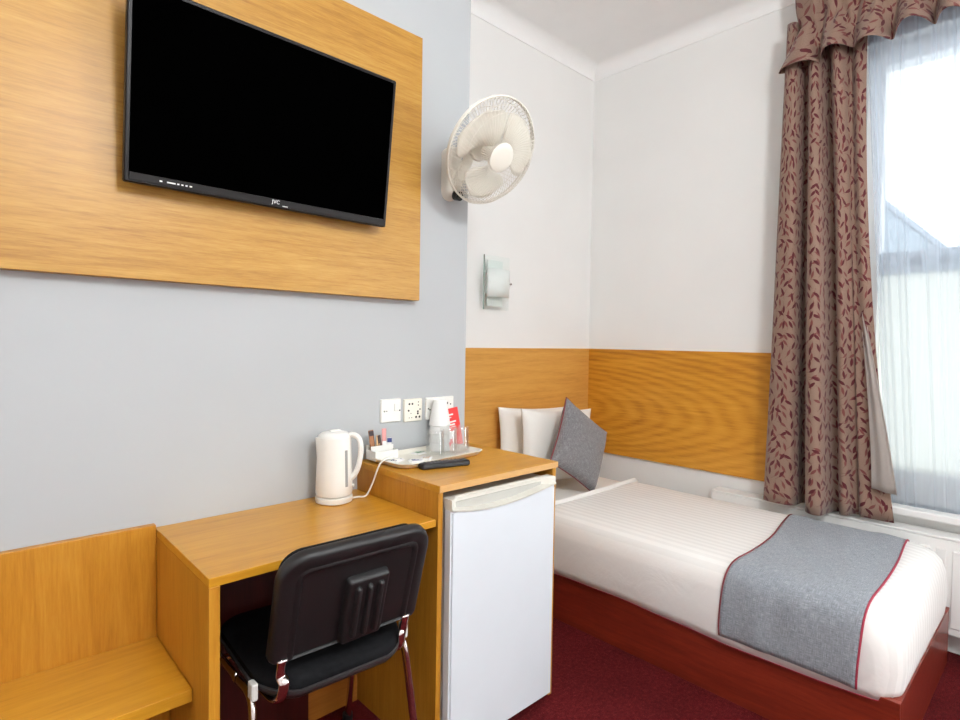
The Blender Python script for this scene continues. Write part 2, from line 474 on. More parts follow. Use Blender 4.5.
# ------------------------------------------------------------------ television and its panel
PX0, PX1, PZ0, PZ1, PT = -0.32, 1.2705, 1.4255, 2.3865, 0.04
bm = newbm(); box(bm, PX0, PX1, Y1 - PT, Y1 - .001, PZ0, PZ1, .0015)
o = obj('backing_panel', bm, M['oak_panel']); tag(o, 'large light oak panel on the grey wall behind the television', 'wall panel')
TW, TH, TD = 0.768, 0.476, 0.045
TX = 0.312 + TW / 2; tilt = math.radians(6.8)
tv = thing('television', 'black flat television tilted down on the oak panel', 'television', (TX, 1.630, 1.660)); tv.rotation_euler = (tilt, 0, 0)
# local: x across, y depth (front at 0, back +), z up from bottom edge
def tvxf(p): return Vector((p.x, -p.z, p.y + TH / 2))
bm = newbm(); stack(bm, TW, TH, .006, [(0.02, -TD), (0.004, -.03), (0, -.02), (0, -.003), (.003, 0), (.010, 0), (.011, -.003)], tvxf, n=3)
obj('casing', bm, M['tv_edge'], tv, auto=30)
bm = newbm(); box(bm, -TW/2 + .011, TW/2 - .011, .0005, .004, .026, TH - .011, 0); obj('screen', bm, M['screen'], tv)
bm = newbm(); box(bm, -TW/2 + .011, TW/2 - .011, -.0012, .004, .006, .0245, .001); chin = obj('lower_bezel', bm, M['tv_edge'], tv)
cu = bpy.data.curves.new('logo_lettering', 'FONT'); cu.body = 'JVC'; cu.size = .015; cu.align_x = 'CENTER'; cu.extrude = .0004
cu.materials.append(M['paper'])
tmp = bpy.data.objects.new('lettering_curve', cu); COL.objects.link(tmp)
bpy.context.view_layer.update()
me = bpy.data.meshes.new_from_object(tmp.evaluated_get(bpy.context.evaluated_depsgraph_get())); bpy.data.objects.remove(tmp)
lo = bpy.data.objects.new('logo_lettering', me); COL.objects.link(lo); lo.parent = tv
lo.location = (.000, -.0016, .0115); lo.rotation_euler = (PI/2, 0, 0)
for i, (dx, w) in enumerate([(-.305, .006), (-.288, .012), (-.276, .008), (-.264, .005), (-.254, .005), (-.244, .005), (-.234, .006)]):
    bm = newbm(); box(bm, dx, dx + w, -.0018, -.0008, .013, .0165); obj('button_marking', bm, M['paper'], tv)
bm = newbm(); box(bm, .02, .036, -.0018, -.0008, .0065, .0085); obj('small_print', bm, M['paper'], tv)
bm = newbm(); box(bm, -.16, .16, .038, .046, .12, .36, .003); box(bm, -.05, .05, .044, .053, .03, .40, .002); obj('wall_bracket', bm, M['black'], tv)

# ------------------------------------------------------------------ wall fan
fan = thing('wall_fan', 'white oscillating wall fan on the chimney breast corner', 'fan', (1.434, Y1, 1.83))
O = Vector((1.434, Y1, 1.83))
C0 = Vector((1.440, 1.487, 1.966)) - O
A = Vector((0.009, -0.849, -0.528)).normalized()
U = Vector((0, 0, 1)).cross(A).normalized(); V = A.cross(U)
R = 0.192
def fx(r, a, d): return C0 + A * d + (U * math.cos(a) + V * math.sin(a)) * r
def ftorus(bm, r, d, tr, n=64, k=6): tube(bm, [fx(r, 2*PI*i/n, d) for i in range(n)], tr, k, closed=True)
def cage(side):
    bm = newbm()
    prof = [(0.045, .058), (.10, .055), (.15, .047), (.172, .031), (.186, .012), (R, 0)] if side > 0 else [(0.05, -.066), (.10, -.063), (.145, -.052), (.176, -.032), (.189, -.012), (R, 0)]
    sw = 0.5 * side
    for i in range(72):
        a = 2*PI*i/72
        tube(bm, [fx(r, a + sw * (1 - r / R), d) for r, d in prof], .00105, 4)
    for r, d in ((prof[2]), (prof[3])): ftorus(bm, r, d, .0012, 64, 4)
    return bm
ftf = obj('front_grille', cage(1), M['fan_plastic'], fan, smooth=True)
obj('rear_grille', cage(-1), M['fan_plastic'], fan, smooth=True)
bm = newbm(); ftorus(bm, R + .001, 0.0, .0036, 72, 8); ftorus(bm, R - .001, -.010, .0036, 72, 8); obj('grille_rim', bm, M['fan_plastic'], fan, smooth=True)
bm = newbm()
prof = [(.001, .064), (.03, .0635), (.046, .062), (.052, .059), (.054, .054), (.054, .048)]
loops = [[bm.verts.new(fx(r, 2*PI*i/32, d)) for i in range(32)] for r, d in prof]
for a, b in zip(loops, loops[1:]):
    for i in range(32): bm.faces.new((a[i], a[(i+1) % 32], b[(i+1) % 32], b[i]))
bm.faces.new(loops[0]); bm.faces.new(loops[-1][::-1])
obj('hub_cap', bm, M['fan_plastic'], fan, auto=40)
for k in range(3):
    bm = newbm(); a0 = 2*PI*k/3 + 0.35
    def bl(s, t):
        r = .03 + s * .138
        wmax = .30 + .62 * math.sin(min(1, s * 1.15) * PI * 0.62) ** 1.0
        if s > .8: wmax *= math.sqrt(max(0.05, 1 - ((s - .8) / .2) ** 2 * .8))
        a = a0 + (t - .5) * 2 * wmax + 0.25 * s
        return fx(r, a, .012 - (t - .5) * (.055 - .02 * s))
    grid(bm, bl, 10, 12); obj('blade', bm, M['fan_blade'], fan, smooth=True, solid=.003)
bm = newbm()
prof = [(.02, .035), (.034, .03), (.036, -.02)]
def fl(prof, n=24):
    ls = [[bm.verts.new(fx(r, 2*PI*i/n, d)) for i in range(n)] for r, d in prof]
    for a, b in zip(ls, ls[1:]):
        for i in range(n): bm.faces.new((a[i], a[(i+1) % n], b[(i+1) % n], b[i]))
    bm.faces.new(ls[0]); bm.faces.new(ls[-1][::-1])
fl(prof); obj('blade_hub', bm, M['fan_plastic'], fan, auto=40)
bm = newbm(); fl([(.05, -.055), (.056, -.064), (.054, -.115), (.04, -.145), (.015, -.155)]); obj('motor_housing', bm, M['fan_plastic'], fan, auto=40)
bm = newbm()
pm = fx(0, 0, -.11)
tube(bm, catmull([pm, pm + Vector((0, .03, -.045)), Vector((-.002, -.055, .055)), Vector((-.002, -.035, .04))], 5), .02, 10)
obj('pivot_arm', bm, M['fan_plastic'], fan, smooth=True)
bm = newbm()
def mxf(p): return Vector((p.x, -p.z, p.y))
stack(bm, .072, .205, .034, [(0, 0), (0, .03), (.004, .042), (.014, .05)], lambda p: Vector((p.x, -p.z, p.y + .102)))
obj('mounting_base', bm, M['fan_plastic'], fan, auto=35)
bm = newbm(); disc(bm, (-.001, -.046, .014), (0.1, -1, -.25), .019, .026, 20); obj('control_knob', bm, M['black_gloss'], fan, auto=40)

# ------------------------------------------------------------------ wall light
sc = thing('wall_light', 'square glass wall light with frosted panels on the alcove wall', 'lamp', (2.155, YA, 1.595))
bm = newbm(); box(bm, -.045, .045, -.03, 0, -.06, .06, .004); obj('wall_mount', bm, M['gloss_white'], sc)
bm = newbm(); box(bm, -.062, .052, -.044, -.037, -.125, .122, .001); obj('inner_panel', bm, M['frost'], sc)
bm = newbm(); box(bm, -.096, .092, -.056, -.049, -.145, .145, .001); obj('clear_plate', bm, M['plate_glass'], sc)
bm = newbm(); box(bm, -.0985, -.096, -.057, -.048, -.145, .145, 0); obj('plate_edge', bm, M['glass_edge'], sc)
bm = newbm()
grid(bm, lambda s, t: Vector((-.086 + s * .165, -.068 - .022 * math.sin(PI * s), -.077 + t * .15)), 14, 2); obj('curved_shade', bm, M['frost'], sc, smooth=True, solid=.005)
for sx in (-.068, .088):
    bm = newbm(); disc(bm, (sx, -.0725, .0), (0, -1, 0), .0055, .004, 14); disc(bm, (sx, -.055, 0), (0, -1, 0), .0025, .018, 8); obj('screw', bm, M['chrome'], sc, auto=40)

# ------------------------------------------------------------------ switches and sockets on the wall
def plate(name, label, cx, cz, w, hh, mat, cat):
    t = thing(name, label, cat, (cx, Y1, cz))
    bm = newbm(); stack(bm, w, hh, .004, [(0, 0), (0, .006), (.003, .0095)], mxf, n=3); obj('face_plate', bm, mat, t, auto=30)
    return t
t = plate('fused_switch', 'white single switch plate on the wall left of the cream socket', 1.171, 1.018, .088, .086, M['white_plastic'], 'switch')
bm = newbm(); box(bm, .012, .032, -.0135, -.009, -.002, .026, .002); obj('rocker', bm, M['white_plastic'], t)
for x, r in ((-.03, .003), (.037, .003), (-.02, .0022)):
    bm = newbm(); disc(bm, (x, -.009, -.001), (0, -1, 0), r, .0012, 10); obj('screw', bm, M['hole'], t)
t = plate('power_socket', 'cream socket plate with many round holes between two white plates', 1.272, 1.013, .084, .086, M['cream_plastic'], 'socket')
bm = newbm()
for x, z, r in [(-.02, .024, .0042), (-.006, .024, .0042), (.022, .03, .0025), (.022, .018, .0025), (-.023, -.001, .004), (.03, .002, .003), (.02, -.006, .004), (.02, -.014, .004),
                (-.012, -.012, .002), (-.02, -.028, .002), (-.008, -.028, .002), (.012, -.027, .0045), (.028, -.027, .0045)]:
    bm = newbm(); disc(bm, (x, -.0088, z), (0, -1, 0), r, .0012, 10); obj('pin_hole', bm, M['hole'], t)
t = plate('double_socket', 'white double socket plate behind the paper cups', 1.403, 1.013, .14, .086, M['white_plastic'], 'socket')
for x, z in [(-.052, -.004), (-.06, .0), (.035, .016), (.052, .012)]:
    bm = newbm(); disc(bm, (x, -.0088, z), (0, -1, 0), .0032, .0012, 10); obj('screw', bm, M['hole'], t)
for x0, x1, z0, z1 in [(.020, .028, -.012, -.008), (.044, .052, -.012, -.008), (.034, .038, .012, .021), (-.048, -.040, -.02, -.016), (-.026, -.018, -.02, -.016)]:
    bm = newbm(); box(bm, x0, x1, -.0100, -.0085, z0, z1); obj('pin_slot', bm, M['hole'], t)
for x in (-.01, .008):
    bm = newbm(); box(bm, x, x + .012, -.0125, -.009, .014, .034, .0015); obj('rocker', bm, M['white_plastic'], t)

# ------------------------------------------------------------------ luggage bench, desk, cabinet
be = thing('luggage_bench', 'low oak bench with tall back panel on the left of the desk', 'bench', (0.1, 1.55, 0))
bm = newbm(); box(bm, -1.0, .3, -.16, .155, .424, .455, .0015); obj('bench_top', bm, M['oak_desk'], be)
bm = newbm(); box(bm, -1.0, .3, .156, .1775, .0, .762, .0015); obj('back_panel', bm, M['oak_vert'], be)
bm = newbm(); box(bm, -1.0, .298, .02, .04, 0, .4235, 0); obj('support_panel', bm, M['oak_vert'], be)

dk = thing('desk', 'yellow oak desk fixed between the bench and the fridge cabinet', 'desk', (0.717, 1.50, 0))
def dl(x): return x - .717
YD = 1.278
bm = newbm(); box(bm, dl(.401), dl(1.033), YD - 1.5, Y1 - .001 - 1.5, .729, .75, .0012); obj('desktop', bm, M['oak_desk'], dk)
bm = newbm(); box(bm, dl(.401), dl(.425), YD - 1.5, Y1 - .001 - 1.5, 0, .7288, .0012); obj('side_panel', bm, M['oak_vert'], dk)
bm = newbm(); box(bm, dl(.4255), dl(1.033), Y1 - .02 - 1.5, Y1 - .001 - 1.5, 0.0, .7285, 0); obj('back_panel', bm, wood('oak board lower back', (150, 88, 30), (172, 108, 42), (188, 124, 56), 'x', .4), dk)

ca = thing('fridge_cabinet', 'oak cabinet housing the small white fridge', 'cabinet', (1.3065, 1.50, 0))
def cl(x): return x - 1.3065
YC = 1.2695; ZT = .8516
bm = newbm(); box(bm, cl(1.0337), cl(1.5795), YC - .004 - 1.5, Y1 - .001 - 1.5, ZT - .021, ZT, .001); obj('cabinet_top', bm, M['oak_desk'], ca)
bm = newbm(); box(bm, cl(1.0345), cl(1.5787), YC - .0065 - 1.5, YC - .0042 - 1.5, ZT - .0205, ZT - .0005, 0); obj('edge_strip', bm, M['oak_edge'], ca)
for x0, x1 in ((1.036, 1.054), (1.560, 1.5785)):
    bm = newbm(); box(bm, cl(x0), cl(x1), YC + .003 - 1.5, Y1 - .001 - 1.5, 0, ZT - .0215, .001); obj('side_panel', bm, M['oak_vert'], ca)
bm = newbm(); box(bm, cl(1.0545), cl(1.5595), Y1 - .02 - 1.5, Y1 - .001 - 1.5, 0, ZT - .0215, 0); obj('back_panel', bm, M['oak_vert'], ca)

# ------------------------------------------------------------------ fridge
fr = thing('mini_fridge', 'small white fridge inside the oak cabinet', 'fridge', (1.288, 1.46, 0))
fx0, fx1 = 1.064 - 1.288, 1.541 - 1.288; fy = 1.272 - 1.46
bm = newbm(); box(bm, fx0 + .004, fx1 - .002, fy + .012, fy + .40, .03, .800, .004); obj('body', bm, M['fridge_cap'], fr)
for sx in (fx0 + .03, fx1 - .03):
    for sy in (fy + .04, fy + .37):
        bm = newbm(); disc(bm, (sx, sy, 0), (0, 0, 1), .018, .031, 12); obj('foot', bm, M['black'], fr, auto=40)
dy0 = 1.243 - 1.46
W = fx1 - fx0
def lipz(s): return .775 - .024 * math.sin(PI * min(1, max(0, s ** .85))) + .004 * s
# door: front outline (curved upper edge), extruded back
n = 24
poly = [(fx0, .03)] + [(fx1, .03)] + [(fx1 - W * i / n, lipz(1 - i / n)) for i in range(n + 1)]
bm = newbm(); prism(bm, poly, dy0, fy + .002, 'y')
bmesh.ops.bevel(bm, geom=[e for e in bm.edges if abs(e.verts[0].co.y - dy0) < 1e-5 and abs(e.verts[1].co.y - dy0) < 1e-5], offset=.006, segments=3, affect='EDGES')
obj('door', bm, M['fridge'], fr, auto=35)
bm = newbm(); box(bm, fx0 + .006, fx1 - .006, fy + .002, fy + .012, .05, .79, 0); obj('door_seal', bm, plain('grey seal', (176, 174, 168), .6), fr)
# top cap with scooped grip
cap = newbm()
zt = .808
def capf(s, t):
    x = fx0 + W * s
    e = min(1, min(s, 1 - s) / .11); e = e * e * (3 - 2 * e)
    zl = lipz(s) + .001
    rows = [(0, zl), (-.004, zl + .002), (-.0045, zl + .006), (0.0 + .034 * e, zl + .009 * (1 - e) + .0075 * e), (.036 * e, zl + (zt - zl) * .6), (.030 * e, zt - .004), (.032 * e + .002, zt), (.040, zt), (.042, zt - .006)]
    k = t * (len(rows) - 1); i = min(int(k), len(rows) - 2); q = k - i
    return Vector((x, dy0 + rows[i][0] * (1 - q) + rows[i+1][0] * q, rows[i][1] * (1 - q) + rows[i+1][1] * q))
vs = grid(cap, capf, 48, 8)
back = [cap.verts.new((v[-1].co.x, fy + .002, lipz(i / 48) + .001)) for i, v in enumerate(vs)]
for i in range(48):
    cap.faces.new((vs[i][-1], vs[i+1][-1], back[i+1], back[i])); cap.faces.new((back[i], back[i+1], vs[i+1][0], vs[i][0]))
cap.faces.new(vs[0] + [back[0]]); cap.faces.new(([back[-1]] + vs[-1][::-1]))
obj('door_handle', cap, M['fridge_cap'], fr, auto=50)

# ------------------------------------------------------------------ kettle
ke = thing('kettle', 'white plastic jug kettle standing on the desk', 'kettle', (.899, 1.640, .75), 0.0); ke.scale = (.92, .92, .97)
KS = 1.0
bm = newbm(); lathe(bm, [(.055, 0), (.0625, .003), (.064, .010), (.064, .020), (.060, .022)], n=40, cap0=True, cap1=True); obj('power_base', bm, M['white_plastic'], ke, auto=35)
def kxf(p):
    # slight spout pull to the left-back near the top
    q = Vector(p); z = q.z
    a = math.atan2(q.y, q.x); d = a - math.radians(165); d = (d + PI) % (2*PI) - PI
    k = max(0, (z - .17) / .06) * max(0, 1 - abs(d) / .35)
    f = 1 + .22 * k
    return Vector((q.x * f, q.y * f, z))
bm = newbm(); lathe(bm, [(.050, .0225), (.0615, .026), (.0635, .034), (.0625, .08), (.060, .15), (.058, .205), (.057, .218)], n=48, cap0=True, cap1=True, xf=kxf); obj('body', bm, M['white_plastic'], ke, auto=40)
bm = newbm(); lathe(bm, [(.0565, .2183), (.054, .226), (.044, .233), (.02, .2365), (.001, .237)], n=40, cap0=True)
box(bm, -.02, .022, -.009, .009, .234, .241, .003); obj('lid', bm, M['white_plastic'], ke, auto=40)
ha = math.radians(-42)
hd = Vector((math.cos(ha), math.sin(ha), 0))
bm = newbm(); tube(bm, catmull([hd*.045 + Vector((0,0,.222)), hd*.066 + Vector((0,0,.225)), hd*.087 + Vector((0,0,.210)), hd*.093 + Vector((0,0,.168)), hd*.083 + Vector((0,0,.115)), hd*.066 + Vector((0,0,.085)), hd*.055 + Vector((0,0,.08))], 6), .0095, 10, ry=.013, up=(0, 0, 1))
obj('handle', bm, M['white_plastic'], ke, smooth=True)
ga = math.radians(-77); gd = Vector((math.cos(ga), math.sin(ga), 0)); gs = Vector((-gd.y, gd.x, 0))
bm = newbm()
for z0, z1, w in ((.058, .178, .0055),):
    pts = []
    vs = [bm.verts.new(gd * (r0) + gs * (sx * w) + Vector((0, 0, z))) for z, r0 in ((z0, .0642), (z1, .0603)) for sx in (-1, 1)]
    vb = [bm.verts.new(v.co - gd * .006) for v in vs]
    bm.faces.new((vs[0], vs[1], vs[3], vs[2])); bm.faces.new((vb[0], vb[2], vb[3], vb[1]))
    for a, b in ((0, 1), (1, 3), (3, 2), (2, 0)): bm.faces.new((vs[a], vb[a], vb[b], vs[b]))
obj('water_gauge', bm, plain('grey gauge window', (150, 152, 152), .2), ke)
bm = newbm(); disc(bm, hd * .058 + Vector((0, 0, .055)), hd, .005, .012, 10); obj('switch', bm, M['white_plastic'], ke, auto=40)
# cord climbs to the tray: points given in world space
wp = [(.944, 1.618, .757), (.975, 1.618, .7555), (1.002, 1.612, .757), (1.018, 1.598, .80), (1.032, 1.578, .863), (1.062, 1.575, .882), (1.092, 1.585, .876), (1.106, 1.595, .866), (1.13, 1.60, .863)]
bm = newbm(); tube(bm, catmull([Vector(((p[0] - .899) / .92, (p[1] - 1.64) / .92, (p[2] - .75) / .97)) for p in wp], 6), .0032, 8); obj('cord', bm, M['white_plastic'], ke, smooth=True)

# ------------------------------------------------------------------ tray with cups and glasses
tx, ty = 1.255, 1.602
tr = thing('serving_tray', 'cream plastic tray on top of the fridge cabinet', 'tray', (tx, ty, ZT), math.radians(4.5))
TWd, TDp = .404, .215
bm = newbm(); stack(bm, TWd - .02, TDp - .02, .04, [(.012, 0), (.0, .006), (-.008, .0165), (-.012, .0185), (-.013, .0165), (-.0095, .0180), (-.006, .016), (.004, .0055), (.014, .0035)][:4] + [(-.007, .0195), (-.003, .0165), (.006, .006), (.016, .0045)], n=8)
obj('tray_body', bm, M['cream_plastic'], tr, auto=45)
TZ = ZT + .0046
def glass(name, label, x, y, r0=.0345, r1=.031, hh=.099):
    t = thing(name, label, 'glass', (x, y, TZ), random.random(), 'upside down tumblers on the tray')
    bm = newbm()
    lathe(bm, [(r0, 0), (r1, hh - .004), (r1 - .003, hh), (.001, hh), (.001, hh - .007), (r1 - .004, hh - .008), (r0 - .0022, .0), (r0, 0)], n=28)
    obj('tumbler_body', bm, M['tumbler'], t, auto=40)
    return t
glass('tumbler', 'clear upside down tumbler at the front of the tray, nearest the remote', 1.272, 1.585)
glass('tumbler', 'clear upside down tumbler in the middle of the three glasses', 1.343, 1.596)
glass('tumbler', 'clear upside down tumbler on the tray end by the red card', 1.413, 1.604, .034, .029, .098)
def cup(z, label):
    t = thing('paper_cup', label, 'cup', (1.366, 1.676, z), 0, 'stacked paper cups on the tray')
    bm = newbm(); lathe(bm, [(.041, .0), (.0425, .003), (.041, .006), (.0255, .096), (.024, .098), (.0234, .094), (.001, .0935)], n=32)
    lathe(bm, [(.0385, .0), (.041, .0)], n=32); obj('cup_body', bm, M['paper'], t, auto=45)
cup(TZ, 'white upturned paper cup at the bottom of the stack behind the glasses')
cup(TZ + .032, 'white upturned paper cup second from the bottom of the stack behind the glasses')
cup(TZ + .064, 'white upturned paper cup second from the top of the stack behind the glasses')
cup(TZ + .096, 'white upturned paper cup topping the stack behind the glasses')

card = thing('tent_card', 'red card with white printing leaning behind the glasses', 'card', (1.462, 1.692, ZT + .0085), math.radians(4))
card.rotation_euler = (math.radians(-8), math.radians(-6), math.radians(3))
bm = newbm(); box(bm, -.042, .042, -.0008, .0008, 0, .15, 0); obj('card_sheet', bm, M['red_card'], card)
bm = newbm()
for x0, x1, z0, z1 in [(-.028, .012, .122, .128), (-.028, .0, .112, .116), (-.026, .022, .093, .099), (-.026, .014, .082, .088), (-.026, .018, .074, .078), (-.03, .002, .03, .06)]:
    box(bm, x0, x1, -.0014, -.0007, z0, z1)
obj('printing', bm, M['paper'], card)

# sachet holder and its sachets
hx, hy = 1.098, 1.664
ho = thing('sachet_holder', 'white plastic sachet holder on the end of the tray by the kettle', 'holder', (hx, hy, TZ))
bm = newbm()
box(bm, -.045, .045, -.028, .028, .004, .006)
for y, hh in ((-.029, .036), (.001, .05), (.029, .052)): box(bm, -.046, .046, y - .0012, y + .0012, .004, hh, 0)
for x in (-.046, .046): box(bm, x - .0012, x + .0012, -.029, .029, .004, .036, 0)
obj('holder_body', bm, M['white_plastic'], ho)
def sachet(label, x, y, z, w, hh, mat, rot, band=None, bandz=(.6, .8)):
    hh *= 1.13; w *= 1.15
    t = thing('sachet', label, 'sachet', (x, y, z)); t.rotation_euler = rot; t['group'] = 'drink sachets on the tray'
    bm = newbm()
    def sf(s, q):
        return Vector(((s - .5) * w, 0, q * hh))
    stack(bm, w, hh, .001, [(.0, -.0006), (.0015, -.0022), (.0015, .0022), (0, .0006)], lambda p: Vector((p.x, -p.z, p.y + hh/2)), n=2)
    obj('packet', bm, mat, t)
    if band:
        bm = newbm(); box(bm, -w/2 + .001, w/2 - .001, -.003, .003, hh * bandz[0], hh * bandz[1]); obj('print_band', bm, band, t)
BR = plain('brown sachet', (150, 100, 62), .5); DK = plain('dark sachet', (52, 38, 44), .5); PK = plain('pink sachet', (214, 150, 146), .5)
BL = plain('blue sachet print', (46, 58, 116), .5); TN = plain('tan sachet', (196, 160, 116), .5); GN = plain('green print', (60, 132, 76), .5)
sachet('brown stick sachet with dark top in the back of the holder', 1.068, 1.672, TZ + .0065, .017, .088, BR, (-.08, -.08, 0), DK, (.8, .97))
sachet('tan stick sachet next to the dark topped one', 1.086, 1.670, TZ + .0065, .014, .070, TN, (-.1, .04, 0), BR, (.1, .4))
sachet('dark narrow stick sachet in the middle of the holder', 1.101, 1.672, TZ + .0065, .011, .070, DK, (-.06, -.12, 0))
sachet('pink stick sachet standing tallest in the holder', 1.113, 1.676, TZ + .0065, .016, .088, PK, (-.1, .06, 0), M['paper'], (.3, .55))
sachet('white sachet with dark blue top at the holder end', 1.132, 1.672, TZ + .0065, .018, .058, M['paper'], (-.12, .08, 0), BL, (.75, .98))
def flat(label, x, y, w, d, rz, band, tiltx=0.0):
    t = thing('tea_packet', label, 'sachet', (x, y, TZ + .0001), rz); t['group'] = 'flat packets lying in the tray'
    bm = newbm(); stack(bm, w, d, .002, [(0, .0003), (.003, .005), (.006, .006)], n=2); obj('packet', bm, M['paper'], t)
    bm = newbm()
    for k in range(3): box(bm, -w * .34, w * .36 - .01 * k, -d * .3 + k * d * .2, -d * .3 + k * d * .2 + d * .08, .0058, .0068)
    obj('print_band', bm, band, t)
flat('white packet with blue print lying in front of the holder', 1.118, 1.612, .062, .042, .5, BL)
flat('white packet with a small blue mark at the front of the tray', 1.172, 1.563, .05, .04, -.3, BL)
flat('white packet with green print at the back of the tray', 1.262, 1.668, .05, .04, .2, GN)
flat('plain cream packet lying near the front tumbler', 1.225, 1.578, .055, .04, .7, TN)

# remote control
rm = thing('remote_control', 'black remote control lying in front of the tray', 'remote', (1.209, 1.455, ZT), math.radians(-8))
# axis runs from (1.115,1.475) to (1.29,1.42)
rm.rotation_euler = (0, 0, math.radians(-13))
bm = newbm(); stack(bm, .185, .044, .014, [(.004, 0), (0, .004), (0, .012), (.003, .017), (.008, .019)], n=5); obj('handset', bm, M['black'], rm, auto=40)
bm = newbm()
for i in range(9):
    for j in range(3):
        disc(bm, (-.07 + i * .0145, -.011 + j * .011, .0185), (0, 0, 1), .0036, .002, 8)
disc(bm, (.072, .0, .0185), (0, 0, 1), .011, .0015, 16)
obj('button', bm, plain('grey rubber button', (92, 92, 96), .5), rm)

# ------------------------------------------------------------------ chair
ch = thing('stacking_chair', 'black padded stacking chair with chrome legs pushed under the desk', 'chair', (.715, 1.40, 0))
CO = Vector((.715, 1.40, 0))
def wl(x, y, z): return Vector((x, y, z)) - CO
# backrest frame of reference: bottom centre, across, up
BB = Vector((.7215, 1.218, .520)); BT = Vector((.7115, 1.130, .799))
bu = Vector((.9995, -.030, 0)).normalized(); bv = (BT - BB).normalized(); bn = bu.cross(bv).normalized()   # bn points to the camera (-y)
if bn.y > 0: bn = -bn
BW, BH = .405, (BT - BB).length
def u_loop(w, hh, rt, rb, ins, insb, n=8):
    x1 = w / 2 - ins; y1 = hh / 2 - ins; y0 = -hh / 2 + insb; r = max(rt - ins, .004); rb = max(rb - ins * .3, .003); pts = []
    for cx, cy, a0, q in ((x1 - r, y1 - r, 0, r), (-x1 + r, y1 - r, PI/2, r), (-x1 + rb, y0 + rb, PI, rb), (x1 - rb, y0 + rb, 1.5*PI, rb)):
        for i in range(n + 1):
            a = a0 + PI/2 * i / n; pts.append((cx + q * math.cos(a), cy + q * math.sin(a)))
    return pts
def bxf(p):
    x, y, z = p
    z = z - .55 * x * x
    return BB + bu * x + bv * (y + BH / 2) + bn * z - CO
bm = newbm()
lps = []
for ins, insb, z in [(.006, .006, -.028), (0, 0, -.020), (0, 0, -.004), (.003, .0015, .003), (.010, .003, .006), (.030, .004, .006), (.038, .005, .002), (.043, .006, .0045), (.050, .007, .003), (.055, .008, -.004)]:
    lps.append([bm.verts.new(bxf(Vector((x, y, z)))) for x, y in u_loop(BW, BH, .075, .012, ins, insb)])
for a_, b_ in zip(lps, lps[1:]):
    k = len(a_)
    for i in range(k): bm.faces.new((a_[i], a_[(i+1) % k], b_[(i+1) % k], b_[i]))
bm.faces.new(lps[0][::-1]); bm.faces.new(lps[-1])
# raised centre block with three ribs
def bx2(dx, dy): return lambda p: bxf((p.x + dx, p.y + dy, p.z))
stack(bm, .118, .190, .012, [(0, -.012), (.003, .004), (.008, .008), (.012, .008)], bx2(.020, -.046), n=4)
for k in (-1, 0, 1):
    stack(bm, .017, .150, .0084, [(0, .006), (.0015, .014), (.005, .0175)], bx2(.020 + k * .031, -.046), n=5)
bs = obj('back_shell', bm, M['black'], ch, auto=50)
bm = newbm()
stack(bm, BW - .03, BH - .03, .06, [(.02, -.058), (.004, -.052), (0, -.042), (0, -.029)], bxf, n=8)
fabric_black = plain('black woven seat cloth', (24, 24, 26), .95, spec=.1, vary=.2, nscale=60, bump=.5, bscale=600)
obj('back_cushion', bm, fabric_black, ch, auto=50)
# seat
SC = Vector((.722, 1.445, .45)); sa = math.radians(-3)
def sxf(p):
    x, y, z = p
    if y < -.05: y -= .045 * max(0, 1 - (x / .2) ** 2) * min(1, (-y - .05) / .12)
    z += .25 * x * x - .02 * max(0, -y) - .012
    c, s = math.cos(sa), math.sin(sa)
    return SC + Vector((x * c - y * s, x * s + y * c, z)) - CO
bm = newbm(); stack(bm, .405, .385, .085, [(.012, .0), (0, .012), (0, .028), (.012, .038), (.05, .043)], sxf, n=8); obj('seat', bm, fabric_black, ch, auto=50)
bm = newbm(); stack(bm, .408, .388, .085, [(.05, -.022), (.015, -.016), (-.003, .002), (-.004, .010), (.0, .0115)], sxf, n=8); obj('seat_shell', bm, plain('dark grey shell plastic', (52, 49, 50), .35, vary=.05), ch, auto=50)
# frame: each side has front and rear leg, joined under the seat
for s, xs in ((-1, .508), (1, .938)):
    bm = newbm()
    tube(bm, catmull([wl(xs, 1.40, .428), wl(xs, 1.34, .428), wl(xs + .002 * s, 1.305, .40), wl(xs + .008 * s, 1.285, .30), wl(xs + .02 * s, 1.235, .012)], 6), .0085, 10, ry=.014, up=(1, 0, 0)); lg = obj('leg', bm, M['chrome'], ch, smooth=True)
    bm = newbm(); disc(bm, wl(xs + .02 * s, 1.235, 0), (0, 0, 1), .017, .03, 12); obj('foot_cap', bm, M['black'], lg, auto=40)
    bm = newbm()
    tube(bm, catmull([wl(xs, 1.41, .428), wl(xs, 1.52, .428), wl(xs, 1.56, .40), wl(xs + .006 * s, 1.585, .25), wl(xs + .012 * s, 1.63, .012)], 6), .0085, 10, ry=.014, up=(1, 0, 0)); lg = obj('leg', bm, M['chrome'], ch, smooth=True)
    bm = newbm(); disc(bm, wl(xs + .012 * s, 1.63, 0), (0, 0, 1), .017, .03, 12); obj('foot_cap', bm, M['black'], lg, auto=40)
    bm = newbm(); box(bm, xs - .008, xs + .008, 1.29, 1.32, .424, .466, .005); 
    for v in bm.verts: v.co -= CO
    obj('stacking_bumper', bm, M['white_plastic'], ch)
    # upright carrying the backrest
    ux = .548 if s < 0 else .886
    bm = newbm()
    p0 = BB + bu * (ux - BB.x) + bv * .012 - bn * .012
    tube(bm, catmull([p0 - CO, p0 - bv * .045 - CO, wl(ux + .004 * -s, 1.232, .475), wl(ux, 1.245, .437), wl(ux, 1.285, .416), wl(ux, 1.38, .412)], 6), .006, 10, ry=.013, up=(0, 1, 0))
    obj('back_upright', bm, M['chrome'], ch, smooth=True)
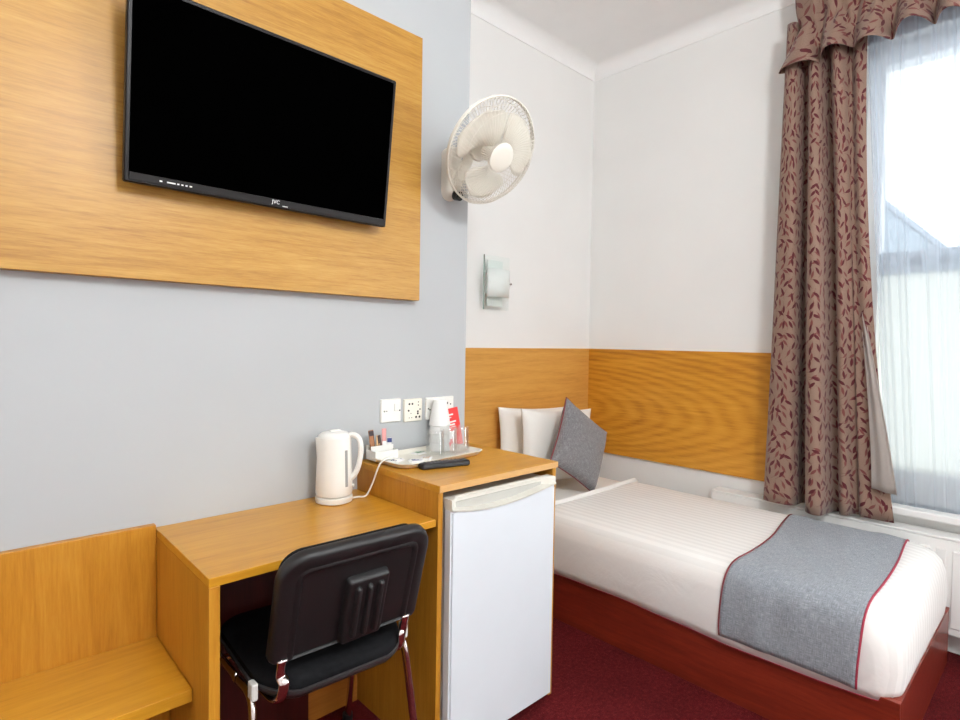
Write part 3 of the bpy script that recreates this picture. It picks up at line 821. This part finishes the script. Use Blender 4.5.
for yy in (1.38, 1.54):
    bm = newbm(); tube(bm, [wl(.508, yy, .418), wl(.938, yy, .418)], .009, 8); obj('cross_tube', bm, M['chrome'], ch, smooth=True)

bm = newbm(); box(bm, dl(.4265), dl(.838), Y1 - .04 - 1.5, Y1 - .021 - 1.5, 0, .7285, 0); mb = obj('modesty_board', bm, M['maroon'], dk); mb['label'] = 'dark red board under the desk'

# ------------------------------------------------------------------ bed
BX0, BX1, BY0, BY1 = 2.0225, 2.9425, .3234, 2.196
bd = thing('single_bed', 'single bed with mahogany base along the window wall', 'bed', ((BX0 + BX1) / 2, (BY0 + BY1) / 2, 0))
BO = Vector(((BX0 + BX1) / 2, (BY0 + BY1) / 2, 0)); bw = (BX1 - BX0) / 2; bl_ = (BY1 - BY0) / 2
for nm, b in (('side_board', (-bw, -bw + .022, -bl_, bl_, .0, .229)), ('side_board', (bw - .022, bw, -bl_, bl_, .0, .229)), ('foot_board', (-bw + .0225, bw - .0225, -bl_, -bl_ + .022, .0, .2285)), ('head_board', (-bw + .0225, bw - .0225, bl_ - .022, bl_, .0, .2285))):
    bm = newbm(); box(bm, *b, bev=.0015); obj(nm, bm, M['mahogany'], bd)
bm = newbm(); box(bm, -bw + .0225, bw - .0225, -bl_ + .0225, bl_ - .0225, .14, .200, 0); obj('bed_deck', bm, M['mahogany'], bd)
MT = .474
bm = newbm()
stack(bm, 2 * bw - .05, 2 * bl_ - .075, .10, [(.02, .2005), (.0, .225), (-.002, .34), (.0, .40), (.012, .44), (.03, .459), (.055, .466), (.10, .468)], lambda p: Vector((p.x, p.y + .012, p.z)), n=8)
obj('mattress', bm, M['sheet'], bd, auto=60)

# white bedspread: open rounded shell over the mattress, open towards the pillows
def smooth01(t): t = max(0, min(1, t)); return t * t * (3 - 2 * t)
SX0, SX1, SY0, SY1 = 2.008, 2.940, .328, 1.735
def spread_z(bot):  # rings from hem to top centre
    return [(.004, bot), (.0, bot + .03), (-.004, .30), (-.002, .36), (.003, .40), (.014, .438), (.034, .464), (.062, .477), (.10, .482), (.16, .484)]
def rr_open(ins, z, n=10):
    """U outline: starts at head end on the far side, runs round the foot, ends at head end on the near side"""
    x0, x1, y0 = SX0 + ins, SX1 - ins, SY0 + ins * 1.0
    r = max(.092 - ins * .3, .03)
    pts = []
    L = SY1 - (y0 + r)
    for i in range(26): pts.append((x1, SY1 - L * i / 26))
    for i in range(n + 1):
        a = -PI/2 * i / n; pts.append((x1 - r + r * math.cos(a), y0 + r + r * math.sin(a)))
    for i in range(1, 16): pts.append((x1 - r + (x0 + r - x1 + r) * i / 16, y0))
    for i in range(n + 1):
        a = -PI/2 - PI/2 * i / n; pts.append((x0 + r + r * math.cos(a), y0 + r + r * math.sin(a)))
    for i in range(1, 27): pts.append((x0, y0 + r + L * i / 26))
    return pts
sp = thing('bedspread', 'white satin striped cover over the mattress', 'bedspread', (2.47, 1.05, .2))
SO = Vector((2.47, 1.05, .2))
bm = newbm()
loops = []
rings = spread_z(.216)
random.seed(3)
for k, (ins, z) in enumerate(rings):
    pts = rr_open(ins, z); lp = []
    for i, (x, y) in enumerate(pts):
        zz = z
        t = i / (len(pts) - 1)
        wob = (math.sin(i * 1.1) * .0022 + math.sin(i * .37 + 1) * .003) * max(0, 1 - k / 4)
        nx = x - wob if x < 2.47 else x + min(0, wob)
        if k < 2:   # hem sags and lifts a little
            zz += .006 * math.sin(y * 5.0 + 1.0) - .002
        lp.append(bm.verts.new(Vector((nx, y, zz)) - SO))
    loops.append(lp)
m = len(loops[0])
for a, b in zip(loops, loops[1:]):
    for i in range(m - 1): bm.faces.new((a[i], a[i+1], b[i+1], b[i]))
# close the top by bridging mirrored halves
lp = loops[-1]; half = m // 2
nx = 10; rows = []
for i in range(half):
    a, b = lp[i], lp[m - 1 - i]
    row = [a]
    for k in range(1, nx):
        p = a.co.lerp(b.co, k / nx); p.z += .0015 * math.sin(k * 1.7 + i * .5); row.append(bm.verts.new(p))
    row.append(b); rows.append(row)
for r0, r1 in zip(rows, rows[1:]):
    for k in range(nx): bm.faces.new((r0[k], r0[k+1], r1[k+1], r1[k]))
if m % 2: bm.faces.new(rows[-1] + [lp[half]])
else: bm.faces.new(rows[-1])
hem = [v.co.copy() for v in loops[0]]
obj('cover', bm, M['spread'], sp, auto=70, solid=.004)
bm = newbm(); tube(bm, [p + Vector((0, 0, -.001)) for p in hem], .0028, 6); obj('hem', bm, M['piping'], sp, smooth=True)
# turned-back roll at the head end
bm = newbm()
prof = [SY1 - .02, SY1 + .012]
pts = [(SX1 - .01, .36), (SX1 - .012, .42), (SX1 - .04, .468), (SX1 - .1, .488), (2.6, .491), (2.3, .491), (SX0 + .1, .486), (SX0 + .035, .466), (SX0 + .008, .42), (SX0 + .004, .34), (SX0 + .006, .23)]
tube(bm, [p - SO for p in catmull([(x, SY1 - .004 + .012 * math.sin(i), z) for i, (x, z) in enumerate(pts)], 6)], .005, 10, ry=.018, up=(0, 0, 1)); obj('folded_edge', bm, M['sheet'], sp, smooth=True)

# grey runner draped across
rn = thing('bed_runner', 'grey linen bed runner with maroon piping across the foot of the bed', 'bed runner', (2.47, .655, .2))
RO = Vector((2.47, .655, .2))
sec = [(2.9385, .36), (2.937, .40), (2.921, .446), (2.893, .476), (2.85, .4895), (2.78, .493), (2.47, .4935), (2.17, .4930), (2.09, .4895), (2.047, .476), (2.018, .449), (2.005, .41), (1.999, .34), (1.999, .27), (2.003, .236)]
secp = catmull([(x, 0, z) for x, z in sec], 5)
cum = [0]
for a, b in zip(secp, secp[1:]): cum.append(cum[-1] + (b - a).length)
LT = cum[-1]
def at_len(s):
    d = s * LT
    for i in range(len(cum) - 1):
        if d <= cum[i+1] + 1e-9:
            q = (d - cum[i]) / max(1e-9, cum[i+1] - cum[i]); return secp[i].lerp(secp[i+1], q)
    return secp[-1].copy()
def yl(s):   # head-side edge of the runner along its length (far -> near -> hem)
    return .905 - .018 * smooth01(s / .5) - .055 * smooth01(s / .65) + .012 * math.sin(s * 9) * s + .012 * smooth01((s - .8) / .2)
def yr(s): return .462 - .045 * smooth01(s / .6) + .012 * smooth01((s - .75) / .25)
def rnf(s, t):
    p = at_len(s); y = yl(s) * (1 - t) + yr(s) * t
    w = .0022 * math.sin(7 * t + 13 * s) + .0016 * math.sin(19 * t - 11 * s)
    q = Vector((p.x, y, p.z))
    if s < .68: q.z += max(0, w) * 1.5
    else: q.x -= max(0, w) * 1.8
    return q - RO
bm = newbm(); grid(bm, rnf, 80, 30, lambda s, t: (s * LT, t * .45)); obj('runner_cloth', bm, M['linen_grey'], rn, smooth=True, solid=.004)
for e in (0, 1):
    bm = newbm(); tube(bm, [rnf(i / 80, e) + Vector((0, 0, .001)) for i in range(81)], .0035, 6); obj('piping', bm, M['piping'] if e else M['piping_dark'], rn, smooth=True)

# pillows and cushion
def pillow(bm, w, hh, th, xf, n=22, pinch=.07, nuv=None):
    def side(sg):
        def f(s, t):
            u, v = s * 2 - 1, t * 2 - 1
            x = w/2 * u * (1 - pinch * (1 - v*v)); y = hh/2 * v * (1 - pinch * (1 - u*u))
            e = max(0, (1 - abs(u) ** 2.6)) ** .55 * max(0, (1 - abs(v) ** 2.6)) ** .55
            return xf(Vector((x, y, sg * (th/2 * e + .004))))
        return f
    a = grid(bm, side(1), n, n, lambda s, t: (s * w, t * hh)); b = grid(bm, side(-1), n, n, lambda s, t: (s * w, t * hh))
    def edge(g): return [g[i][0] for i in range(n+1)] + [g[n][j] for j in range(1, n+1)] + [g[i][n] for i in range(n-1, -1, -1)] + [g[0][j] for j in range(n-1, 0, -1)]
    ea, eb = edge(a), edge(b); m = len(ea)
    for i in range(m): bm.faces.new((ea[i], ea[(i+1) % m], eb[(i+1) % m], eb[i]))
    return [(p.co + q.co) / 2 for p, q in zip(ea, eb)]
def mkpillow(label, cx, cy, w, hh, th, lean, roll, zb=.474):
    t = thing('pillow', label, 'pillow', (cx, cy, zb)); t['group'] = 'white pillows at the bed head'
    cl_, sl = math.cos(lean), math.sin(lean)
    def xf(p):
        x, y, z = p; c, s = math.cos(roll), math.sin(roll)
        x, y = x * c - y * s, x * s + y * c
        y += hh/2
        return Vector((x, y * sl - z * cl_, y * cl_ + z * sl))
    bm = newbm(); pillow(bm, w, hh, th, xf); obj('pillowcase', bm, M['pillow'], t, auto=70)
mkpillow('white pillow at the back, against the oak panel', 2.485, 2.125, .66, .42, .11, math.radians(4), math.radians(-3.0), .486)
mkpillow('white pillow in front, half hidden by the grey cushion', 2.50, 1.985, .62, .415, .12, math.radians(5), math.radians(-4), .49)
# grey cushion from its measured corners
TLc, TRc, BRc, BLc = [Vector(p) for p in ((2.41, 1.880, .962), (2.718, 1.815, .748), (2.503, 1.792, .488), (2.192, 1.786, .672))]
cc = (TLc + TRc + BRc + BLc) / 4
cu_ = ((TRc - TLc) + (BRc - BLc)).normalized(); cv_ = ((TLc - BLc) + (TRc - BRc)); cv_ = (cv_ - cu_ * cv_.dot(cu_)).normalized(); cn_ = cu_.cross(cv_)
cu2 = thing('cushion', 'dark grey linen cushion with red piping leaning on the pillows', 'cushion', (2.503, 1.792, .490))
def cxf(p): return cc + cu_ * p.x + cv_ * p.y + cn_ * p.z - Vector((2.503, 1.792, .484))
bm = newbm(); ed = pillow(bm, .40, .375, .13, cxf, 22, .06); obj('cushion_cover', bm, M['linen_cushion'], cu2, auto=70)
bm = newbm(); tube(bm, ed, .0042, 6, closed=True); obj('piping', bm, M['piping_dark'], cu2, smooth=True)

# ------------------------------------------------------------------ radiator
ra = thing('radiator', 'white panel radiator below the window', 'radiator', (XB - .062, .45, .107))
ry0, ry1 = -.55 - .45, 1.32 - .45
bm = newbm(); rh = .40
N_ = 34
pts = []
box(bm, -.050, -.036, ry0, ry1, .0, rh - .012, .004)
w = (ry1 - ry0 - .06) / N_
for i in range(N_):
    a = ry0 + .03 + w * i
    box(bm, -.0545, -.046, a + .008, a + w - .008, .03, rh - .05, .004, 1)
obj('front_panel', bm, M['gloss_white'], ra)
bm = newbm(); box(bm, .036, .044, ry0, ry1, .0, rh - .012, .003); obj('rear_panel', bm, M['gloss_white'], ra)
bm = newbm(); box(bm, -.052, .046, ry0 - .002, ry1 + .002, rh - .0115, rh, .004)
obj('top_grille', bm, M['gloss_white'], ra)
bm = newbm(); box(bm, -.051, .045, ry1 - .001, ry1 + .003, .0, rh - .012, 0); obj('side_cover', bm, M['gloss_white'], ra)
bm = newbm(); box(bm, -.051, .045, ry0 - .003, ry0 + .001, .0, rh - .012, 0); obj('side_cover', bm, M['gloss_white'], ra)
for yy in (ry0 + .2, ry1 - .2):
    bm = newbm(); box(bm, .03, .06, yy, yy + .03, .05, .34, 0); obj('wall_bracket', bm, M['gloss_white'], ra)

# ------------------------------------------------------------------ curtains
cx0 = 2.930
cur = thing('curtain', 'brown leaf patterned curtain hanging left of the window', 'curtain', (cx0, .8, .505))
CO2 = Vector((cx0, .8, .505))
bot = [(1.045, .035), (1.040, -.01), (1.01, -.030), (.955, -.036), (.910, -.034), (.893, -.01), (.888, .040), (.862, .044), (.850, .0), (.838, -.036), (.806, -.050), (.775, -.042), (.762, .0), (.752, .040), (.728, .044), (.716, .0), (.690, -.006), (.672, .03), (.650, .032), (.636, .004), (.60, .004), (.56, .004), (.518, .012)]
top = [(1.005, .03), (1.002, 0), (.995, -.018), (.975, -.024), (.957, -.015), (.945, .015), (.932, .02), (.918, .0), (.903, -.022), (.885, -.024), (.868, -.008), (.855, .02), (.840, .018), (.824, -.010), (.808, -.024), (.79, -.02), (.772, .01), (.752, .02), (.720, .0), (.684, .01)]
bp = catmull([(y, d * (1.2 if d > 0 else 1.9), 0) for y, d in bot], 6); tp = catmull([(y, d * (1.9 if d > 0 else 1.5), 0) for y, d in top], 6)
nb = len(bp) - 1
def resample(p, n):
    o = []
    for i in range(n + 1):
        q = i / n * (len(p) - 1); k = min(int(q), len(p) - 2); o.append(p[k].lerp(p[k + 1], q - k))
    return o
tp = resample(tp, nb)
arc = [0]
for a, b in zip(bp, bp[1:]): arc.append(arc[-1] + (b - a).length)
CZ0, CZ1 = .522, 2.80
def curf(s, t):
    i = min(int(round(s * nb)), nb)
    k = (1 - t)
    k2 = k ** .9 if k > 0 else 0
    # flare of the right hand hem concentrated low down
    q = tp[i].lerp(bp[i], k2)
    if s > .8: q.x = tp[i].x + (bp[i].x - tp[i].x) * (k2 ** 2.2 * (s - .8) / .2 + k2 * (1 - (s - .8) / .2))
    d = q.y + .006 * math.sin(7 * s + 5 * t) 
    z = CZ0 + (CZ1 - CZ0) * t + (.006 * math.sin(9 * s) if t == 0 else 0)
    return Vector((cx0 + d, q.x, z)) - CO2
bm = newbm(); grid(bm, curf, nb, 40, lambda s, t: (arc[min(int(round(s * nb)), nb)] , CZ0 + (CZ1 - CZ0) * t)); obj('curtain_cloth', bm, M['leaf'], cur, smooth=True, solid=.003)
bm = newbm()
XOFF = .606
def linf(s, t):
    k = 1 - t
    return Vector((2.905 + .055 * t * t + .006 * math.sin(s * 9) - .010 * s, XOFF + .075 * t ** 1.5 - .010 * k - s * (.012 + .080 * k ** 1.15), .668 + (1.50 - .668) * t - .012 * s * k)) - CO2
bm = newbm(); grid(bm, linf, 24, 20); obj('lining', bm, M['lining'], cur, smooth=True, solid=.002)

# pelmet / valance
pv = thing('pelmet', 'gathered brown leaf patterned pelmet along the top of the window', 'pelmet', (2.9, .2, 2.5))
PO = Vector((2.9, .2, 2.5))
PY0, PY1 = -.85, .917
per = .128
RET = .150
def path(d):
    """distance along the pelmet path, starting at the wall on the left return"""
    if d < RET: return Vector((XB - .030 - d, PY1, 0)), Vector((0, 1, 0))
    k = min(1, (d - RET) / .03)
    return Vector((XB - .030 - RET, PY1 - (d - RET), 0)), Vector((-k, 1 - k, 0)).normalized()
LP = RET + (PY1 - PY0)
def pelf(s, t):
    d = s * LP; p, nrm = path(d)
    ph = 2 * PI * d / per + .7 * math.sin(d * 7)
    z0, zg, z1 = 2.588, 2.765, 3.0
    rn_ = 1 + .22 * math.sin(d * 11.1 + 1)
    if t < .55:                       # flounce below the gathering line
        q = t / .55; z = z0 + (zg - z0) * q
        e = (1 - q)
        off = .034 * e ** .95 + .060 * e ** .95 * rn_ * math.sin(ph) + .010 * math.sin(ph * 3 + 1) * max(0, 1 - abs(q - .95) / .6) 
        side = -.012 * e * math.cos(ph)
        z += .010 * e * math.sin(ph * .5)
    else:                             # smocked heading
        q = (t - .55) / .45; z = zg + (z1 - zg) * q
        off = .026 * math.sin(min(1, q * 1.6) * PI / 2) + .012 * math.sin(ph * 2.0) * (1 - .5 * q) + .008 * math.sin(ph)
        side = 0
    tang = Vector((-nrm.y, nrm.x, 0))
    return p + nrm * (off + .01) + tang * side + Vector((0, 0, z)) - PO
bm = newbm(); grid(bm, pelf, 420, 28, lambda s, t: (s * LP * 1.5, t * .43)); obj('ruffle', bm, M['leaf'], pv, smooth=True, solid=.003)
bm = newbm(); box(bm, XB - .16, XB - .001, PY0, PY1 - .02, 2.97, 2.985)
for v in bm.verts: v.co -= PO
obj('pelmet_board', bm, M['gloss_white'], pv)

# sheer
sh = thing('sheer_curtain', 'white sheer net curtain across the window', 'curtain', (3.03, .0, .6))
ShO = Vector((3.03, 0, .6))
random.seed(21)
PUL = []
q = .012
while q < 1:
    PUL.append((q, random.uniform(.004, .009), random.choice((-1, 1)) * random.uniform(.010, .020), random.uniform(-.012, .012))); q += random.uniform(.02, .055)
def shf(s, t):
    k = 1 - t
    ye = .715 - .15 * k ** 1.1
    y = ye + (-.66 - ye) * s
    a = .006 * math.sin(31 * s + 1) + .004 * math.sin(67 * s)
    for c, w, d, dr in PUL:
        u = (s - c - dr * (t - .5)) / w
        if abs(u) < 3: a += d * math.exp(-u * u) * (.45 + .55 * t)
    return Vector((3.046 + a * (1 - .25 * k), y, .589 + (2.85 - .589) * t)) - ShO
bm = newbm(); grid(bm, shf, 900, 12); obj('net_cloth', bm, M['sheer'], sh, smooth=True)

# ------------------------------------------------------------------ outside
nh = thing('house', 'pale house with grey roof seen through the window', 'house', (14, 2.9, -3))
bm = newbm(); prism(bm, [(-1.7, 0), (1.7, 0), (1.7, 5.45), (0, 7.25), (-1.7, 5.45)], 0, 6, 'x'); obj('house_wall', bm, plain('slate hung gable', (150, 164, 174), .9), nh)
bm = newbm(); prism(bm, [(-1.95, 5.22), (0, 7.28), (1.95, 5.22), (1.95, 5.34), (0, 7.42), (-1.95, 5.34)], -.15, 6.1, 'x'); obj('roof', bm, plain('grey slate', (140, 152, 164), .8), nh)

# ------------------------------------------------------------------ light
wd = bpy.data.worlds.new('overcast sky'); scene.world = wd; wd.use_nodes = True
nt = wd.node_tree; nt.nodes.clear()
bg = nt.nodes.new('ShaderNodeBackground'); ow = nt.nodes.new('ShaderNodeOutputWorld'); nt.links.new(bg.outputs[0], ow.inputs[0])
bg.inputs[0].default_value = (.93, .97, 1.0, 1); bg.inputs[1].default_value = 2.7
po = bpy.data.lights.new('window_portal', 'AREA'); po.shape = 'RECTANGLE'; po.size = 1.4; po.size_y = 2.15; po.cycles.is_portal = True
pob = bpy.data.objects.new('window_portal', po); COL.objects.link(pob); pob.location = (XB + .30, .05, 1.62); pob.rotation_euler = (0, PI/2, 0)
da = bpy.data.lights.new('added_fill_light', 'AREA'); da.shape = 'RECTANGLE'; da.size = 2.0; da.size_y = 1.05; da.energy = 92; da.color = (.98, .99, 1)  # added fill light shining in through the unseen extra window
dao = bpy.data.objects.new('added_fill_light', da); COL.objects.link(dao); dao.location = (XB + .32, (V0 + V1) / 2, 1.63); dao.rotation_euler = (0, PI/2, 0)
# globe lamp added unseen behind the camera to light the room evenly
LX, LY, LZ = .55, -.75, 2.48
cl_t = thing('added_fill_lamp', 'added unseen globe lamp hanging from the ceiling to fill the room with light', 'lamp', (LX, LY, LZ))
bm = newbm(); lathe(bm, [(.001, ZC - LZ), (.06, ZC - LZ), (.055, ZC - LZ - .03), (.012, ZC - LZ - .04), (.001, ZC - LZ - .04)], n=24); obj('ceiling_rose', bm, M['gloss_white'], cl_t, auto=40)
bm = newbm(); tube(bm, [(0, 0, .21), (0, 0, ZC - LZ - .03)], .006, 8); obj('cable', bm, M['gloss_white'], cl_t, smooth=True)
g = N('fill lamp glow'); em = g.n('Emission'); em.inputs[0].default_value = (.95, .985, 1, 1); em.inputs[1].default_value = 92.0; g.done(em)
bm = newbm(); bmesh.ops.create_uvsphere(bm, u_segments=32, v_segments=20, radius=.21); obj('fill_globe', bm, g.m, cl_t, smooth=True)

vs_ = scene.view_settings; scene.display_settings.display_device = 'sRGB'
vs_.view_transform = 'Standard'; vs_.look = 'None'; vs_.gamma = 1; vs_.exposure = -0.08; vs_.use_curve_mapping = False
cy_ = scene.cycles
cy_.use_denoising = True; cy_.max_bounces = 12; cy_.diffuse_bounces = 8; cy_.transparent_max_bounces = 24; cy_.sample_clamp_indirect = 6.0
cy_.caustics_reflective = False; cy_.caustics_refractive = False
